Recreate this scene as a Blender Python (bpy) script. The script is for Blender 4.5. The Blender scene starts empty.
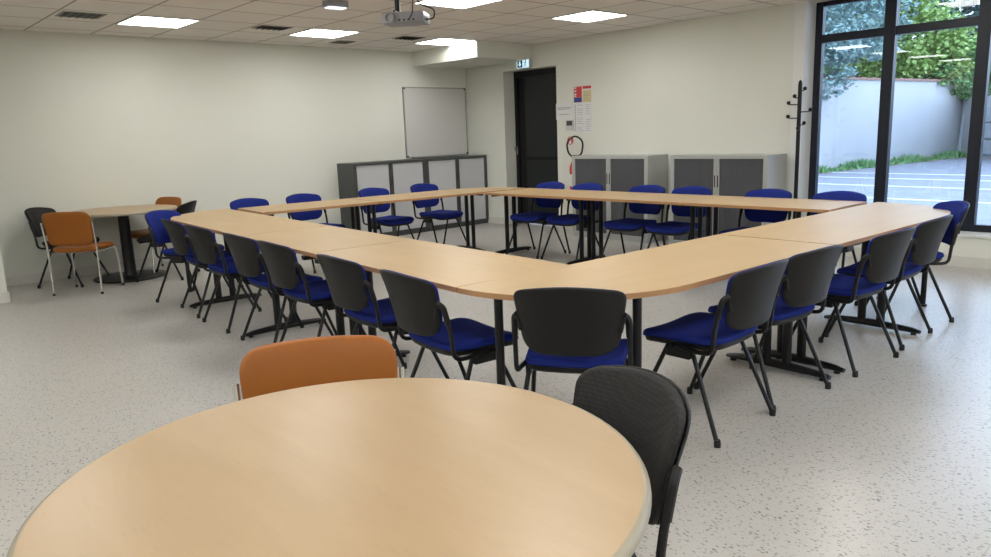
import bpy, bmesh, math, random
from math import sin, cos, pi, radians
from mathutils import Vector, Matrix
random.seed(7)
SC = bpy.context.scene
C = SC.collection

# ---------------------------------------------------------------- materials
def new_mat(name):
    m = bpy.data.materials.new(name); m.use_nodes = True
    nt = m.node_tree; b = nt.nodes['Principled BSDF']
    return m, nt, b
def N(nt, t, **k):
    n = nt.nodes.new(t)
    for a, v in k.items(): setattr(n, a, v)
    return n
def simple(name, col, rough=.5, metal=0., spec=.5, noise=0., nscale=40, bump=0., bscale=200, sheen=0.):
    m, nt, b = new_mat(name)
    b.inputs['Base Color'].default_value = (*col, 1)
    b.inputs['Roughness'].default_value = rough
    b.inputs['Metallic'].default_value = metal
    b.inputs['Specular IOR Level'].default_value = spec
    if sheen: b.inputs['Sheen Weight'].default_value = sheen
    tc = N(nt, 'ShaderNodeTexCoord')
    if noise:
        n = N(nt, 'ShaderNodeTexNoise'); n.inputs['Scale'].default_value = nscale
        n.inputs['Detail'].default_value = 4
        nt.links.new(tc.outputs['Object'], n.inputs['Vector'])
        mx = N(nt, 'ShaderNodeMix', data_type='RGBA')
        mx.inputs[6].default_value = (*[c*(1-noise) for c in col], 1)
        mx.inputs[7].default_value = (*[min(1, c*(1+noise)) for c in col], 1)
        nt.links.new(n.outputs['Fac'], mx.inputs[0])
        nt.links.new(mx.outputs[2], b.inputs['Base Color'])
    if bump:
        n = N(nt, 'ShaderNodeTexNoise'); n.inputs['Scale'].default_value = bscale
        nt.links.new(tc.outputs['Object'], n.inputs['Vector'])
        bp = N(nt, 'ShaderNodeBump'); bp.inputs['Strength'].default_value = bump; bp.inputs['Distance'].default_value = .002
        nt.links.new(n.outputs['Fac'], bp.inputs['Height'])
        nt.links.new(bp.outputs['Normal'], b.inputs['Normal'])
    return m
def emit(name, col, s):
    m, nt, b = new_mat(name)
    b.inputs['Base Color'].default_value = (*col, 1)
    b.inputs['Emission Color'].default_value = (*col, 1)
    b.inputs['Emission Strength'].default_value = s
    return m
def wood(name, c1, c2, c3, rough=.38):
    m, nt, b = new_mat(name)
    tc = N(nt, 'ShaderNodeTexCoord'); mp = N(nt, 'ShaderNodeMapping')
    mp.inputs['Scale'].default_value = (1.0, 6, 6)
    oi = N(nt, 'ShaderNodeObjectInfo')
    nt.links.new(tc.outputs['Object'], mp.inputs['Vector'])
    n = N(nt, 'ShaderNodeTexNoise'); n.inputs['Scale'].default_value = 1.6; n.inputs['Detail'].default_value = 4
    n.inputs['Distortion'].default_value = .6
    nt.links.new(mp.outputs['Vector'], n.inputs['Vector'])
    mp2 = N(nt, 'ShaderNodeMapping'); mp2.inputs['Scale'].default_value = (14, 160, 160)
    nt.links.new(tc.outputs['Object'], mp2.inputs['Vector'])
    n2 = N(nt, 'ShaderNodeTexNoise'); n2.inputs['Scale'].default_value = 1.5; n2.inputs['Detail'].default_value = 3
    nt.links.new(mp2.outputs['Vector'], n2.inputs['Vector'])
    r = N(nt, 'ShaderNodeValToRGB')
    r.color_ramp.elements[0].position = .25; r.color_ramp.elements[0].color = (*c1, 1)
    r.color_ramp.elements[1].position = .7; r.color_ramp.elements[1].color = (*c2, 1)
    nt.links.new(n.outputs['Fac'], r.inputs['Fac'])
    mx = N(nt, 'ShaderNodeMix', data_type='RGBA'); mx.inputs[7].default_value = (*c3, 1)
    mr = N(nt, 'ShaderNodeMapRange'); mr.inputs[1].default_value = .55; mr.inputs[2].default_value = .8; mr.inputs[4].default_value = .35
    nt.links.new(n2.outputs['Fac'], mr.inputs[0]); nt.links.new(mr.outputs[0], mx.inputs[0])
    nt.links.new(r.outputs['Color'], mx.inputs[6]); nt.links.new(mx.outputs[2], b.inputs['Base Color'])
    b.inputs['Roughness'].default_value = rough
    return m

MAT = {}
MAT['wall'] = simple('painted_wall', (.70, .712, .65), .75, noise=.02, nscale=1.5, bump=.12, bscale=300)
MAT['wall_white'] = simple('painted_reveal', (.74, .75, .74), .6)
MAT['base'] = simple('skirting_vinyl', (.62, .61, .57), .45)
MAT['blue'] = simple('blue_fabric', (.014, .026, .195), .9, noise=.18, nscale=350, bump=.5, bscale=700, spec=.15)
MAT['shell'] = simple('black_plastic_shell', (.006, .006, .006), .45, spec=.32, bump=.25, bscale=900)
MAT['tube'] = simple('black_powder_coat', (.004, .004, .005), .36, spec=.35)
MAT['rubber'] = simple('black_rubber', (.010, .010, .010), .7)
MAT['vinyl'] = simple('orange_brown_vinyl', (.275, .085, .006), .40, spec=.35, noise=.10, nscale=9, bump=.12, bscale=500)
MAT['chrome'] = simple('chrome', (.75, .75, .74), .18, metal=1.)
MAT['alu'] = simple('brushed_aluminium', (.27, .27, .27), .4)
MAT['wood'] = wood('beech_laminate', (.455, .315, .155), (.505, .355, .185), (.39, .255, .115))
MAT['edge'] = wood('beech_edge_band', (.36, .19, .085), (.42, .23, .11), (.32, .16, .07))
MAT['rwood'] = wood('pale_beech_laminate', (.385, .268, .148), (.42, .298, .168), (.33, .22, .12), .33)
MAT['redge'] = simple('beige_edge_band', (.30, .265, .19), .35)
MAT['anth'] = simple('anthracite_steel', (.055, .058, .058), .45)
MAT['ltamb'] = simple('light_grey_tambour', (.50, .51, .53), .5)
MAT['lsteel'] = simple('light_grey_steel', (.42, .43, .42), .32)
MAT['dtamb'] = simple('dark_grey_tambour', (.075, .078, .088), .5)
MAT['wboard'] = simple('whiteboard_enamel', (.60, .60, .585), .25)
MAT['wframe'] = simple('dark_window_frame', (.008, .011, .020), .4, spec=.35)
MAT['door'] = simple('charcoal_door', (.011, .014, .014), .4, spec=.35)
MAT['doorframe'] = simple('black_door_frame', (.003, .003, .004), .4, spec=.3)
MAT['dark'] = simple('dark_slot', (.02, .018, .016), .6)
MAT['vent'] = simple('vent_grey', (.30, .28, .26), .5)
MAT['plastic_w'] = simple('white_plastic', (.55, .56, .56), .4)
MAT['plastic_g'] = simple('grey_plastic', (.28, .28, .30), .4)
MAT['paper'] = simple('white_paper', (.71, .71, .71), .7)
MAT['ink'] = simple('grey_print', (.26, .27, .30), .7)
MAT['red'] = simple('red_print', (.55, .035, .04), .5)
MAT['navy'] = simple('navy_print', (.03, .04, .20), .5)
MAT['cream'] = simple('yellow_print', (.60, .52, .28), .6)
MAT['redpaint'] = simple('red_enamel', (.55, .05, .03), .3)
MAT['green_dark'] = simple('dark_teal_print', (.005, .06, .07), .5)
MAT['led'] = emit('light_panel_diffuser', (1., .985, .95), 14.5)
MAT['exit'] = emit('exit_sign_face', (.55, .8, .95), .9)
MAT['emerglow'] = emit('emergency_lamp_lens', (.8, .85, 1.), 1.2)
MAT['plaster'] = simple('whitewashed_plaster', (.43, .43, .43), .85, noise=.14, nscale=.7)
MAT['tile'] = simple('terracotta_coping', (.30, .17, .13), .8, noise=.3, nscale=6)
MAT['line'] = simple('white_road_paint', (.62, .63, .65), .7, noise=.15, nscale=8)
MAT['gravel'] = simple('brown_leaf_litter', (.26, .18, .13), .9, noise=.5, nscale=14)
MAT['gate'] = simple('grey_gate_panel', (.33, .35, .37), .6)
MAT['leaf_blue'] = simple('blue_green_needles', (.22, .33, .31), .6, noise=.35, nscale=1.2)
MAT['leaf_green'] = simple('fresh_green_leaves', (.26, .38, .10), .55, noise=.4, nscale=1.0)
MAT['leaf_mid'] = simple('mid_green_leaves', (.13, .26, .09), .55, noise=.4, nscale=1.0)
MAT['leaf_dark'] = simple('dark_green_needles', (.07, .14, .12), .6, noise=.4, nscale=1.0)
MAT['bark'] = simple('grey_bark', (.12, .09, .07), .9)

# textured black mesh fabric
m, nt, b = new_mat('black_knit_fabric')
tc = N(nt, 'ShaderNodeTexCoord'); v = N(nt, 'ShaderNodeTexVoronoi'); v.inputs['Scale'].default_value = 95
v.inputs['Randomness'].default_value = .15
nt.links.new(tc.outputs['Object'], v.inputs['Vector'])
mr = N(nt, 'ShaderNodeMapRange'); mr.inputs[2].default_value = .6
nt.links.new(v.outputs['Distance'], mr.inputs[0])
mx = N(nt, 'ShaderNodeMix', data_type='RGBA'); mx.inputs[6].default_value = (.015, .015, .016, 1); mx.inputs[7].default_value = (.004, .004, .004, 1)
nt.links.new(mr.outputs[0], mx.inputs[0]); nt.links.new(mx.outputs[2], b.inputs['Base Color'])
bp = N(nt, 'ShaderNodeBump'); bp.inputs['Strength'].default_value = .6; bp.inputs['Distance'].default_value = .002; bp.invert = True
nt.links.new(v.outputs['Distance'], bp.inputs['Height']); nt.links.new(bp.outputs['Normal'], b.inputs['Normal'])
b.inputs['Roughness'].default_value = .75
MAT['knit'] = m

# speckled vinyl floor
m, nt, b = new_mat('speckled_vinyl_floor')
tc = N(nt, 'ShaderNodeTexCoord')
def specks(scale, stretch, lo, hi, rot, keep):
    mp = N(nt, 'ShaderNodeMapping'); mp.inputs['Scale'].default_value = stretch; mp.inputs['Rotation'].default_value = (0, 0, rot)
    nz = N(nt, 'ShaderNodeTexNoise'); nz.inputs['Scale'].default_value = 30
    nt.links.new(tc.outputs['Object'], nz.inputs['Vector'])
    ad = N(nt, 'ShaderNodeMix', data_type='RGBA', blend_type='LINEAR_LIGHT'); ad.inputs[0].default_value = .012
    nt.links.new(tc.outputs['Object'], ad.inputs[6]); nt.links.new(nz.outputs['Color'], ad.inputs[7])
    nt.links.new(ad.outputs[2], mp.inputs['Vector'])
    v = N(nt, 'ShaderNodeTexVoronoi'); v.inputs['Scale'].default_value = scale
    nt.links.new(mp.outputs['Vector'], v.inputs['Vector'])
    a = N(nt, 'ShaderNodeMapRange'); a.inputs[1].default_value = lo; a.inputs[2].default_value = hi
    a.inputs[3].default_value = 1; a.inputs[4].default_value = 0
    nt.links.new(v.outputs['Distance'], a.inputs[0])
    s = N(nt, 'ShaderNodeSeparateColor'); nt.links.new(v.outputs['Color'], s.inputs[0])
    g = N(nt, 'ShaderNodeMath', operation='LESS_THAN'); g.inputs[1].default_value = keep
    nt.links.new(s.outputs[0], g.inputs[0])
    mu = N(nt, 'ShaderNodeMath', operation='MULTIPLY'); nt.links.new(a.outputs[0], mu.inputs[0]); nt.links.new(g.outputs[0], mu.inputs[1])
    return mu.outputs[0]
s1 = specks(40, (1, 1.7, 1), .20, .28, .5, .85)
s2 = specks(60, (1.6, 1, 1), .20, .28, 1.2, .8)
s3 = specks(34, (1, 1.6, 1), .16, .25, 2.2, .7)
cl = N(nt, 'ShaderNodeTexNoise'); cl.inputs['Scale'].default_value = .9; nt.links.new(tc.outputs['Object'], cl.inputs['Vector'])
base = N(nt, 'ShaderNodeMix', data_type='RGBA'); base.inputs[6].default_value = (.43, .412, .385, 1); base.inputs[7].default_value = (.475, .46, .435, 1)
nt.links.new(cl.outputs['Fac'], base.inputs[0])
def over(prev, fac, col, k):
    mm = N(nt, 'ShaderNodeMath', operation='MULTIPLY'); mm.inputs[1].default_value = k; nt.links.new(fac, mm.inputs[0])
    x = N(nt, 'ShaderNodeMix', data_type='RGBA'); x.inputs[7].default_value = (*col, 1)
    nt.links.new(mm.outputs[0], x.inputs[0]); nt.links.new(prev, x.inputs[6]); return x.outputs[2]
o_ = over(base.outputs[2], s1, (.20, .185, .17), .8)
o_ = over(o_, s2, (.26, .25, .25), .6)
o_ = over(o_, s3, (.10, .10, .10), .8)
# welded sheet seams every 2 m
sx = N(nt, 'ShaderNodeSeparateXYZ'); nt.links.new(tc.outputs['Object'], sx.inputs[0])
m1 = N(nt, 'ShaderNodeMath', operation='PINGPONG'); m1.inputs[1].default_value = 1.0
ad1 = N(nt, 'ShaderNodeMath', operation='ADD'); ad1.inputs[1].default_value = .55
nt.links.new(sx.outputs['X'], ad1.inputs[0]); nt.links.new(ad1.outputs[0], m1.inputs[0])
lt = N(nt, 'ShaderNodeMath', operation='LESS_THAN'); lt.inputs[1].default_value = .0025; nt.links.new(m1.outputs[0], lt.inputs[0])
o_ = over(o_, lt.outputs[0], (.30, .29, .27), .6)
nt.links.new(o_, b.inputs['Base Color'])
b.inputs['Roughness'].default_value = .30
b.inputs['Specular IOR Level'].default_value = .45
MAT['floor'] = m

# ceiling tiles
GX, GY, PX, PY = -5.11, 6.75, .60, .6135
m, nt, b = new_mat('ceiling_tiles')
tc = N(nt, 'ShaderNodeTexCoord'); sx = N(nt, 'ShaderNodeSeparateXYZ'); nt.links.new(tc.outputs['Object'], sx.inputs[0])
def gridline(sock, off, pitch):
    a = N(nt, 'ShaderNodeMath', operation='SUBTRACT'); a.inputs[1].default_value = off; nt.links.new(sock, a.inputs[0])
    p = N(nt, 'ShaderNodeMath', operation='PINGPONG'); p.inputs[1].default_value = pitch/2; nt.links.new(a.outputs[0], p.inputs[0])
    l = N(nt, 'ShaderNodeMapRange'); l.inputs[1].default_value = .005; l.inputs[2].default_value = .012; l.inputs[3].default_value = 1; l.inputs[4].default_value = 0
    nt.links.new(p.outputs[0], l.inputs[0]); return l.outputs[0]
g1 = gridline(sx.outputs['X'], GX, PX); g2 = gridline(sx.outputs['Y'], GY, PY)
mxm = N(nt, 'ShaderNodeMath', operation='MAXIMUM'); nt.links.new(g1, mxm.inputs[0]); nt.links.new(g2, mxm.inputs[1])
nz = N(nt, 'ShaderNodeTexNoise'); nz.inputs['Scale'].default_value = 260; nt.links.new(tc.outputs['Object'], nz.inputs['Vector'])
bc = N(nt, 'ShaderNodeMix', data_type='RGBA'); bc.inputs[6].default_value = (.74, .705, .67, 1); bc.inputs[7].default_value = (.82, .785, .75, 1)
nt.links.new(nz.outputs['Fac'], bc.inputs[0])
cc = N(nt, 'ShaderNodeMix', data_type='RGBA'); cc.inputs[7].default_value = (.27, .24, .21, 1)
nt.links.new(bc.outputs[2], cc.inputs[6]); nt.links.new(mxm.outputs[0], cc.inputs[0]); nt.links.new(cc.outputs[2], b.inputs['Base Color'])
b.inputs['Roughness'].default_value = .7
MAT['ceiling'] = m

# asphalt
m, nt, b = new_mat('grey_asphalt')
tc = N(nt, 'ShaderNodeTexCoord'); nz = N(nt, 'ShaderNodeTexNoise'); nz.inputs['Scale'].default_value = 3; nz.inputs['Detail'].default_value = 8
nt.links.new(tc.outputs['Object'], nz.inputs['Vector'])
r = N(nt, 'ShaderNodeValToRGB'); r.color_ramp.elements[0].color = (.14, .14, .155, 1); r.color_ramp.elements[1].color = (.27, .27, .29, 1)
nt.links.new(nz.outputs['Fac'], r.inputs['Fac']); nt.links.new(r.outputs['Color'], b.inputs['Base Color'])
b.inputs['Roughness'].default_value = .8
MAT['asphalt'] = m

# thin window glass
m, nt, b = new_mat('window_glass')
nt.nodes.remove(b)
tr = N(nt, 'ShaderNodeBsdfTransparent'); tr.inputs[0].default_value = (.84, .88, .92, 1)
gl = N(nt, 'ShaderNodeBsdfGlossy'); gl.inputs['Roughness'].default_value = .0
fr = N(nt, 'ShaderNodeFresnel'); fr.inputs[0].default_value = 1.45
ms = N(nt, 'ShaderNodeMixShader')
nt.links.new(fr.outputs[0], ms.inputs[0]); nt.links.new(tr.outputs[0], ms.inputs[1]); nt.links.new(gl.outputs[0], ms.inputs[2])
nt.links.new(ms.outputs[0], nt.nodes['Material Output'].inputs['Surface'])
MAT['glass'] = m

# ---------------------------------------------------------------- geometry helpers
def bmn(): return bmesh.new()
def obj(name, bm, mat, parent=None, smooth=True, angle=35):
    me = bpy.data.meshes.new(name)
    bmesh.ops.recalc_face_normals(bm, faces=bm.faces)
    bm.to_mesh(me); bm.free()
    me.materials.append(MAT[mat] if isinstance(mat, str) else mat)
    if smooth:
        for p in me.polygons: p.use_smooth = True
        me.set_sharp_from_angle(angle=radians(angle))
    o = bpy.data.objects.new(name, me); C.objects.link(o)
    if parent is not None: o.parent = parent
    return o
def thing(name, label, cat, loc=(0, 0, 0), rz=0, group=None, kind=None):
    o = bpy.data.objects.new(name, None); C.objects.link(o)
    o.empty_display_size = .1
    o.location = loc; o.rotation_euler = (0, 0, rz)
    if label: o['label'] = label
    if cat: o['category'] = cat
    if group: o['group'] = group
    if kind: o['kind'] = kind
    return o
def tag(o, label, cat, group=None, kind=None):
    o['label'] = label; o['category'] = cat
    if group: o['group'] = group
    if kind: o['kind'] = kind
    return o
def struct(name, bm, mat, smooth=False):
    o = obj(name, bm, mat, None, smooth); o['kind'] = 'structure'; return o
def box(bm, x0, x1, y0, y1, z0, z1, bev=0, mat=None, seg=2):
    t = bmesh.new()
    bmesh.ops.create_cube(t, size=1)
    for v in t.verts:
        v.co = Vector(((x0+x1)/2+v.co.x*(x1-x0), (y0+y1)/2+v.co.y*(y1-y0), (z0+z1)/2+v.co.z*(z1-z0)))
    if bev: bmesh.ops.bevel(t, geom=list(t.edges), offset=bev, segments=seg, affect='EDGES', profile=.6)
    merge(bm, t, mat)
def merge(bm, t, mat=None):
    d = {}; t.verts.index_update()
    for v in t.verts: d[v.index] = bm.verts.new(mat @ v.co if mat else v.co)
    for f in t.faces:
        try: bm.faces.new([d[v.index] for v in f.verts])
        except ValueError: pass
    t.free()
def quadgrid(bm, rows, close_u=False, cap0=False, cap1=False):
    vs = [[bm.verts.new(p) for p in r] for r in rows]
    n = len(rows[0])
    for i in range(len(vs)-1):
        for j in range(n if close_u else n-1):
            k = (j+1) % n
            bm.faces.new([vs[i][j], vs[i][k], vs[i+1][k], vs[i+1][j]])
    if cap0: bm.faces.new(vs[0][::-1])
    if cap1: bm.faces.new(vs[-1])
def smooth_path(pts, r=.03, n=4):
    pts = [Vector(p) for p in pts]; out = [pts[0]]
    for i in range(1, len(pts)-1):
        a, b_, c = pts[i-1], pts[i], pts[i+1]
        d1 = (a-b_); d2 = (c-b_); rr = min(r, d1.length*.45, d2.length*.45)
        p1 = b_+d1.normalized()*rr; p2 = b_+d2.normalized()*rr
        for k in range(n+1):
            t = k/n; out.append(p1*(1-t)**2+b_*2*t*(1-t)+p2*t*t)
    out.append(pts[-1]); return out
def tube(bm, pts, r, n=10, bend=.03, flat=1.0, r1=None):
    P = smooth_path(pts, bend) if len(pts) > 2 else [Vector(p) for p in pts]
    up = Vector((0, 0, 1)); rows = []
    T0 = (P[1]-P[0]).normalized()
    if abs(T0.dot(up)) > .95: up = Vector((0, 1, 0))
    s = T0.cross(up).normalized()
    for i, p in enumerate(P):
        T = (P[min(i+1, len(P)-1)]-P[max(i-1, 0)]).normalized()
        s = (s-T*s.dot(T)).normalized(); q = T.cross(s)
        rr = r if r1 is None else r+(r1-r)*i/(len(P)-1)
        rows.append([p+s*cos(2*pi*k/n)*rr*flat+q*sin(2*pi*k/n)*rr for k in range(n)])
    quadgrid(bm, rows, True, True, True)
def lathe(bm, prof, n=32, c=(0, 0, 0)):
    rows = []
    for r, z in prof:
        rows.append([Vector((c[0]+max(r, 1e-4)*cos(2*pi*k/n), c[1]+max(r, 1e-4)*sin(2*pi*k/n), c[2]+z)) for k in range(n)])
    quadgrid(bm, rows, True, True, True)
def prism(bm, outline, z0, z1, bev=0):
    t = bmesh.new()
    a = [t.verts.new((x, y, z0)) for x, y in outline]; b_ = [t.verts.new((x, y, z1)) for x, y in outline]
    n = len(a)
    for i in range(n): t.faces.new([a[i], a[(i+1) % n], b_[(i+1) % n], b_[i]])
    bot = t.faces.new(a[::-1]); top = t.faces.new(b_)
    if bev:
        t.edges.ensure_lookup_table()
        es = [e for e in t.edges if (top in e.link_faces or bot in e.link_faces)]
        bmesh.ops.bevel(t, geom=es, offset=bev, segments=2, affect='EDGES')
    merge(bm, t)
def rrect(w, h, rs, n=6, w2=None, arch=0.):
    """outline centred on 0: w at +y side, w2 at -y side, corner radii rs=(tr,tl,bl,br)"""
    w2 = w if w2 is None else w2
    cs = [(w/2, h/2), (-w/2, h/2), (-w2/2, -h/2), (w2/2, -h/2)]
    out = []
    for i, (x, y) in enumerate(cs):
        p = Vector((x, y)); a = Vector(cs[i-1]); c = Vector(cs[(i+1) % 4]); r = rs[i]
        p1 = p+(a-p).normalized()*r; p2 = p+(c-p).normalized()*r
        for k in range(n+1):
            t = k/n; q = p1*(1-t)**2+p*2*t*(1-t)+p2*t*t; out.append([q.x, q.y])
        # subdivide the straight side to the next corner
        nx = cs[(i+1) % 4]; rn = rs[(i+1) % 4]; q1 = Vector(nx)+(p-Vector(nx)).normalized()*rn
        for k in range(1, 8):
            t = k/8; q = p2*(1-t)+q1*t; out.append([q.x, q.y])
    for q in out:
        if q[1] > 0: q[1] += arch*(1-(q[0]/(w/2))**2)*(q[1]/(h/2))
    return out
def pad(bm, outline, front, back, fn, rim=.5, K=5):
    """solid pillow: outline in (x,y); profile thickness front/back; fn(x,y,t)->Vector"""
    def ring(s, t): return [fn(x*s, y*s, t) for x, y in outline]
    rows = [ring(.02, -back)]
    for k in range(1, K+1):
        s = k/K*.94; rows.append(ring(s, -back*(1-(s**6)*.15)))
    rows.append(ring(.985, -back*.6)); rows.append(ring(1., -back*.15)); rows.append(ring(1., front*.25)); rows.append(ring(.985, front*.62))
    for k in range(K, 0, -1):
        s = k/K*.94; rows.append(ring(s, front*(1-(s**4)*.22)))
    rows.append(ring(.02, front))
    quadgrid(bm, rows, True, True, True)

def dup(root, loc, rz, label=None, group=None):
    r = root.copy(); C.objects.link(r); r.location = loc; r.rotation_euler = (0, 0, rz)
    if label: r['label'] = label
    if group: r['group'] = group
    for ch in list(root.children):
        c = ch.copy(); C.objects.link(c); c.parent = r
        for g in ch.children:
            d = g.copy(); C.objects.link(d); d.parent = c
    return r

# ---------------------------------------------------------------- camera
H = 1.376
yaw, pit, rol, FP = -.8318, .1944, -.0374, 739.2
f = Vector((sin(yaw)*cos(pit), cos(yaw)*cos(pit), -sin(pit)))
r_ = Vector((cos(yaw), -sin(yaw), 0)); u_ = r_.cross(f)
R2 = r_*cos(rol)+u_*sin(rol); U2 = -r_*sin(rol)+u_*cos(rol)
cam = bpy.data.cameras.new('camera'); co = bpy.data.objects.new('camera', cam); C.objects.link(co)
mw = Matrix((R2, U2, -f)).transposed().to_4x4(); mw.translation = Vector((0, 0, H)); co.matrix_world = mw
cam.sensor_width = 36; cam.sensor_fit = 'HORIZONTAL'; cam.lens = FP/991*36; cam.clip_end = 200; cam.clip_start = .05
SC.camera = co

# ---------------------------------------------------------------- room shell
XL, YB, ZC = -8.98, 7.72, 2.57
XR, YF, PXX, PYY = 2.7, -3.2, -8.02, 1.19
TH = .25
WX0, WX1, WZ0 = -3.63, 2.45, .305          # window opening
DX0, DX1, DZ = -8.14, -7.09, 2.25          # door recess
bm = bmn(); box(bm, XL-.3, XR+.3, YF-.3, YB+TH+.02, -.15, 0); struct('floor', bm, 'floor')
bm = bmn(); box(bm, XL-.3, XR+.3, YF-.3, YB+TH+.02, ZC, ZC+.15); struct('ceiling', bm, 'ceiling')
bm = bmn(); box(bm, XL-.25, XL, PYY, YB+TH, 0, ZC); box(bm, XL-.25, PXX, YF, PYY, 0, ZC); struct('wall_left', bm, 'wall')
bm = bmn()
box(bm, XL, DX0, YB, YB+TH, 0, ZC); box(bm, DX0, DX1, YB, YB+TH, DZ, ZC)
box(bm, DX1, WX0, YB, YB+TH, 0, ZC); box(bm, WX0, XR, YB, YB+TH, 0, WZ0-.025); box(bm, WX1, XR, YB, YB+TH, WZ0-.025, ZC)
struct('wall_back', bm, 'wall')
bm = bmn(); box(bm, XR, XR+.25, YF, YB+TH, 0, ZC); struct('wall_right', bm, 'wall')
bm = bmn(); box(bm, PXX, XR, YF-.25, YF, 0, ZC); struct('wall_front', bm, 'wall')
# bulkhead in the corner
bm = bmn(); box(bm, XL, -7.56, 6.71, YB, 2.365, ZC); struct('trim_1', bm, 'wall')
# white post at the window edge and its painted reveal
bm = bmn(); box(bm, -3.735, WX0, YB-.02, YB, 0, ZC); struct('trim_2', bm, 'wall_white')
bm = bmn(); box(bm, WX0, WX0+.012, YB-.02, YB+.21, WZ0, ZC); struct('trim_3', bm, 'wall_white')
# window sill board
bm = bmn(); box(bm, WX0, WX1, YB-.015, YB+.22, WZ0-.025, WZ0, .004); struct('trim_4', bm, 'wall_white')
# skirting
bm = bmn(); box(bm, XL, XL+.012, PYY+.0, YB, 0, .10); box(bm, PXX, PXX+.012, YF, PYY+.012, 0, .10); box(bm, XL, PXX, PYY, PYY+.012, 0, .1); struct('baseboard_left', bm, 'base')
bm = bmn(); box(bm, XL+.012, DX0, YB-.012, YB, 0, .10); box(bm, DX1, XR, YB-.012, YB, 0, .10); struct('baseboard_back', bm, 'base')
bm = bmn(); box(bm, XR-.012, XR, YF, YB-.012, 0, .10); struct('baseboard_right', bm, 'base')

# window
wy0, wy1 = YB+.20, YB+.27
win = thing('window_1', None, None, (0, 0, 0), kind='structure')
bm = bmn()
box(bm, WX0+.012, WX0+.085, wy0, wy1, WZ0, ZC, .004); box(bm, WX1-.07, WX1, wy0, wy1, WZ0, ZC, .004)
box(bm, WX0+.085, WX1-.07, wy0, wy1, WZ0, WZ0+.065, .004); box(bm, WX0+.085, WX1-.07, wy0, wy1, 2.525, ZC, .004)
obj('window_frame', bm, 'wframe', win, False)
mull = [-2.885, -2.085, -1.20, -.32, .55, 1.45]
mw_ = .105
edges_ = [WX0+.085]+mull+[WX1-.07]
for x in mull:
    bm = bmn(); box(bm, x-mw_/2, x+mw_/2, wy0-.012, wy1, WZ0+.065, 2.525, .004); obj('mullion', bm, 'wframe', win, False)
for i in range(len(edges_)-1):
    a = edges_[i]+(mw_/2 if i else 0); c = edges_[i+1]-(mw_/2 if i < len(mull) else 0)
    bm = bmn(); box(bm, a, c, wy0, wy1, 2.165, 2.245, .004); obj('transom', bm, 'wframe', win, False)
    for z0, z1 in ((WZ0+.065, 2.165), (2.245, 2.525)):
        bm = bmn(); box(bm, a, c, wy0+.03, wy0+.034, z0, z1); obj('glass_pane', bm, 'glass', win, False)

# door in its recess
dr = thing('door_1', None, None, (0, 0, 0), kind='structure')
dy = YB+.215
bm = bmn(); box(bm, DX0, DX0+.07, dy, dy+.06, 0, DZ); box(bm, DX1-.05, DX1, dy, dy+.06, 0, DZ); box(bm, DX0+.07, DX1-.05, dy, dy+.06, DZ-.09, DZ)
obj('door_frame', bm, 'doorframe', dr, False)
bm = bmn(); box(bm, DX0+.07, DX0+.20, dy+.02, dy+.05, 0, DZ-.09, .003); obj('side_panel', bm, 'doorframe', dr, False)
bm = bmn(); box(bm, DX0+.205, DX1-.05, dy+.015, dy+.055, .01, DZ-.09, .003); obj('door_leaf', bm, 'door', dr, False)
bm = bmn(); box(bm, DX0+.205, DX1-.05, dy+.005, dy+.016, .96, 1.01, .002); obj('push_bar', bm, 'doorframe', dr, False)
bm = bmn(); box(bm, DX0+.025, DX0+.045, dy-.01, dy, 1.04, 1.16, .003); tube(bm, [(DX0+.035, dy-.005, 1.10), (DX0+.035, dy-.05, 1.10), (DX0+.035, dy-.05, 1.16)], .009)
obj('door_handle', bm, 'alu', dr)

# ---------------------------------------------------------------- ceiling fittings
def light_panel(x0, y0, label):
    t = thing('ceiling_light', label, 'ceiling light', (x0+PX/2, y0+PY/2, ZC), 0, 'square ceiling light panels')
    w, d = PX/2-.004, PY/2-.004
    bm = bmn()
    box(bm, -w, w, -d, -d+.014, -.010, -.001); box(bm, -w, w, d-.014, d, -.010, -.001)
    box(bm, -w, -w+.014, -d+.014, d-.014, -.010, -.001); box(bm, w-.014, w, -d+.014, d-.014, -.010, -.001)
    obj('frame', bm, 'plastic_w', t, False)
    bm = bmn(); box(bm, -w+.014, w-.014, -d+.014, d-.014, -.006, -.001); obj('diffuser', bm, 'led', t, False)
    return t
lights = []
labs = {(0, 2): 'leftmost square light panel in the ceiling, above the left wall corner',
        (0, 1): 'square ceiling light panel between two dark air vents',
        (0, 0): 'square ceiling light panel tight against the corner bulkhead',
        (1, 0): 'square ceiling light panel right of the exit sign, near the back wall',
        (1, 1): 'square ceiling light panel cut by the top edge, beside the projector'}
for i in range(5):
    for j in range(6):
        x0 = -8.11+[0, 2.4, 5.2, 7.6, 9.8][i]; y0 = GY-PY-PY*3*j
        if x0 < PXX and y0 < PYY: continue
        if (i, j) == (0, 0): y0 -= .05
        lab = labs.get((i, j), 'square flat ceiling light panel outside the view of the photo')
        light_panel(x0, y0, lab)
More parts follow.
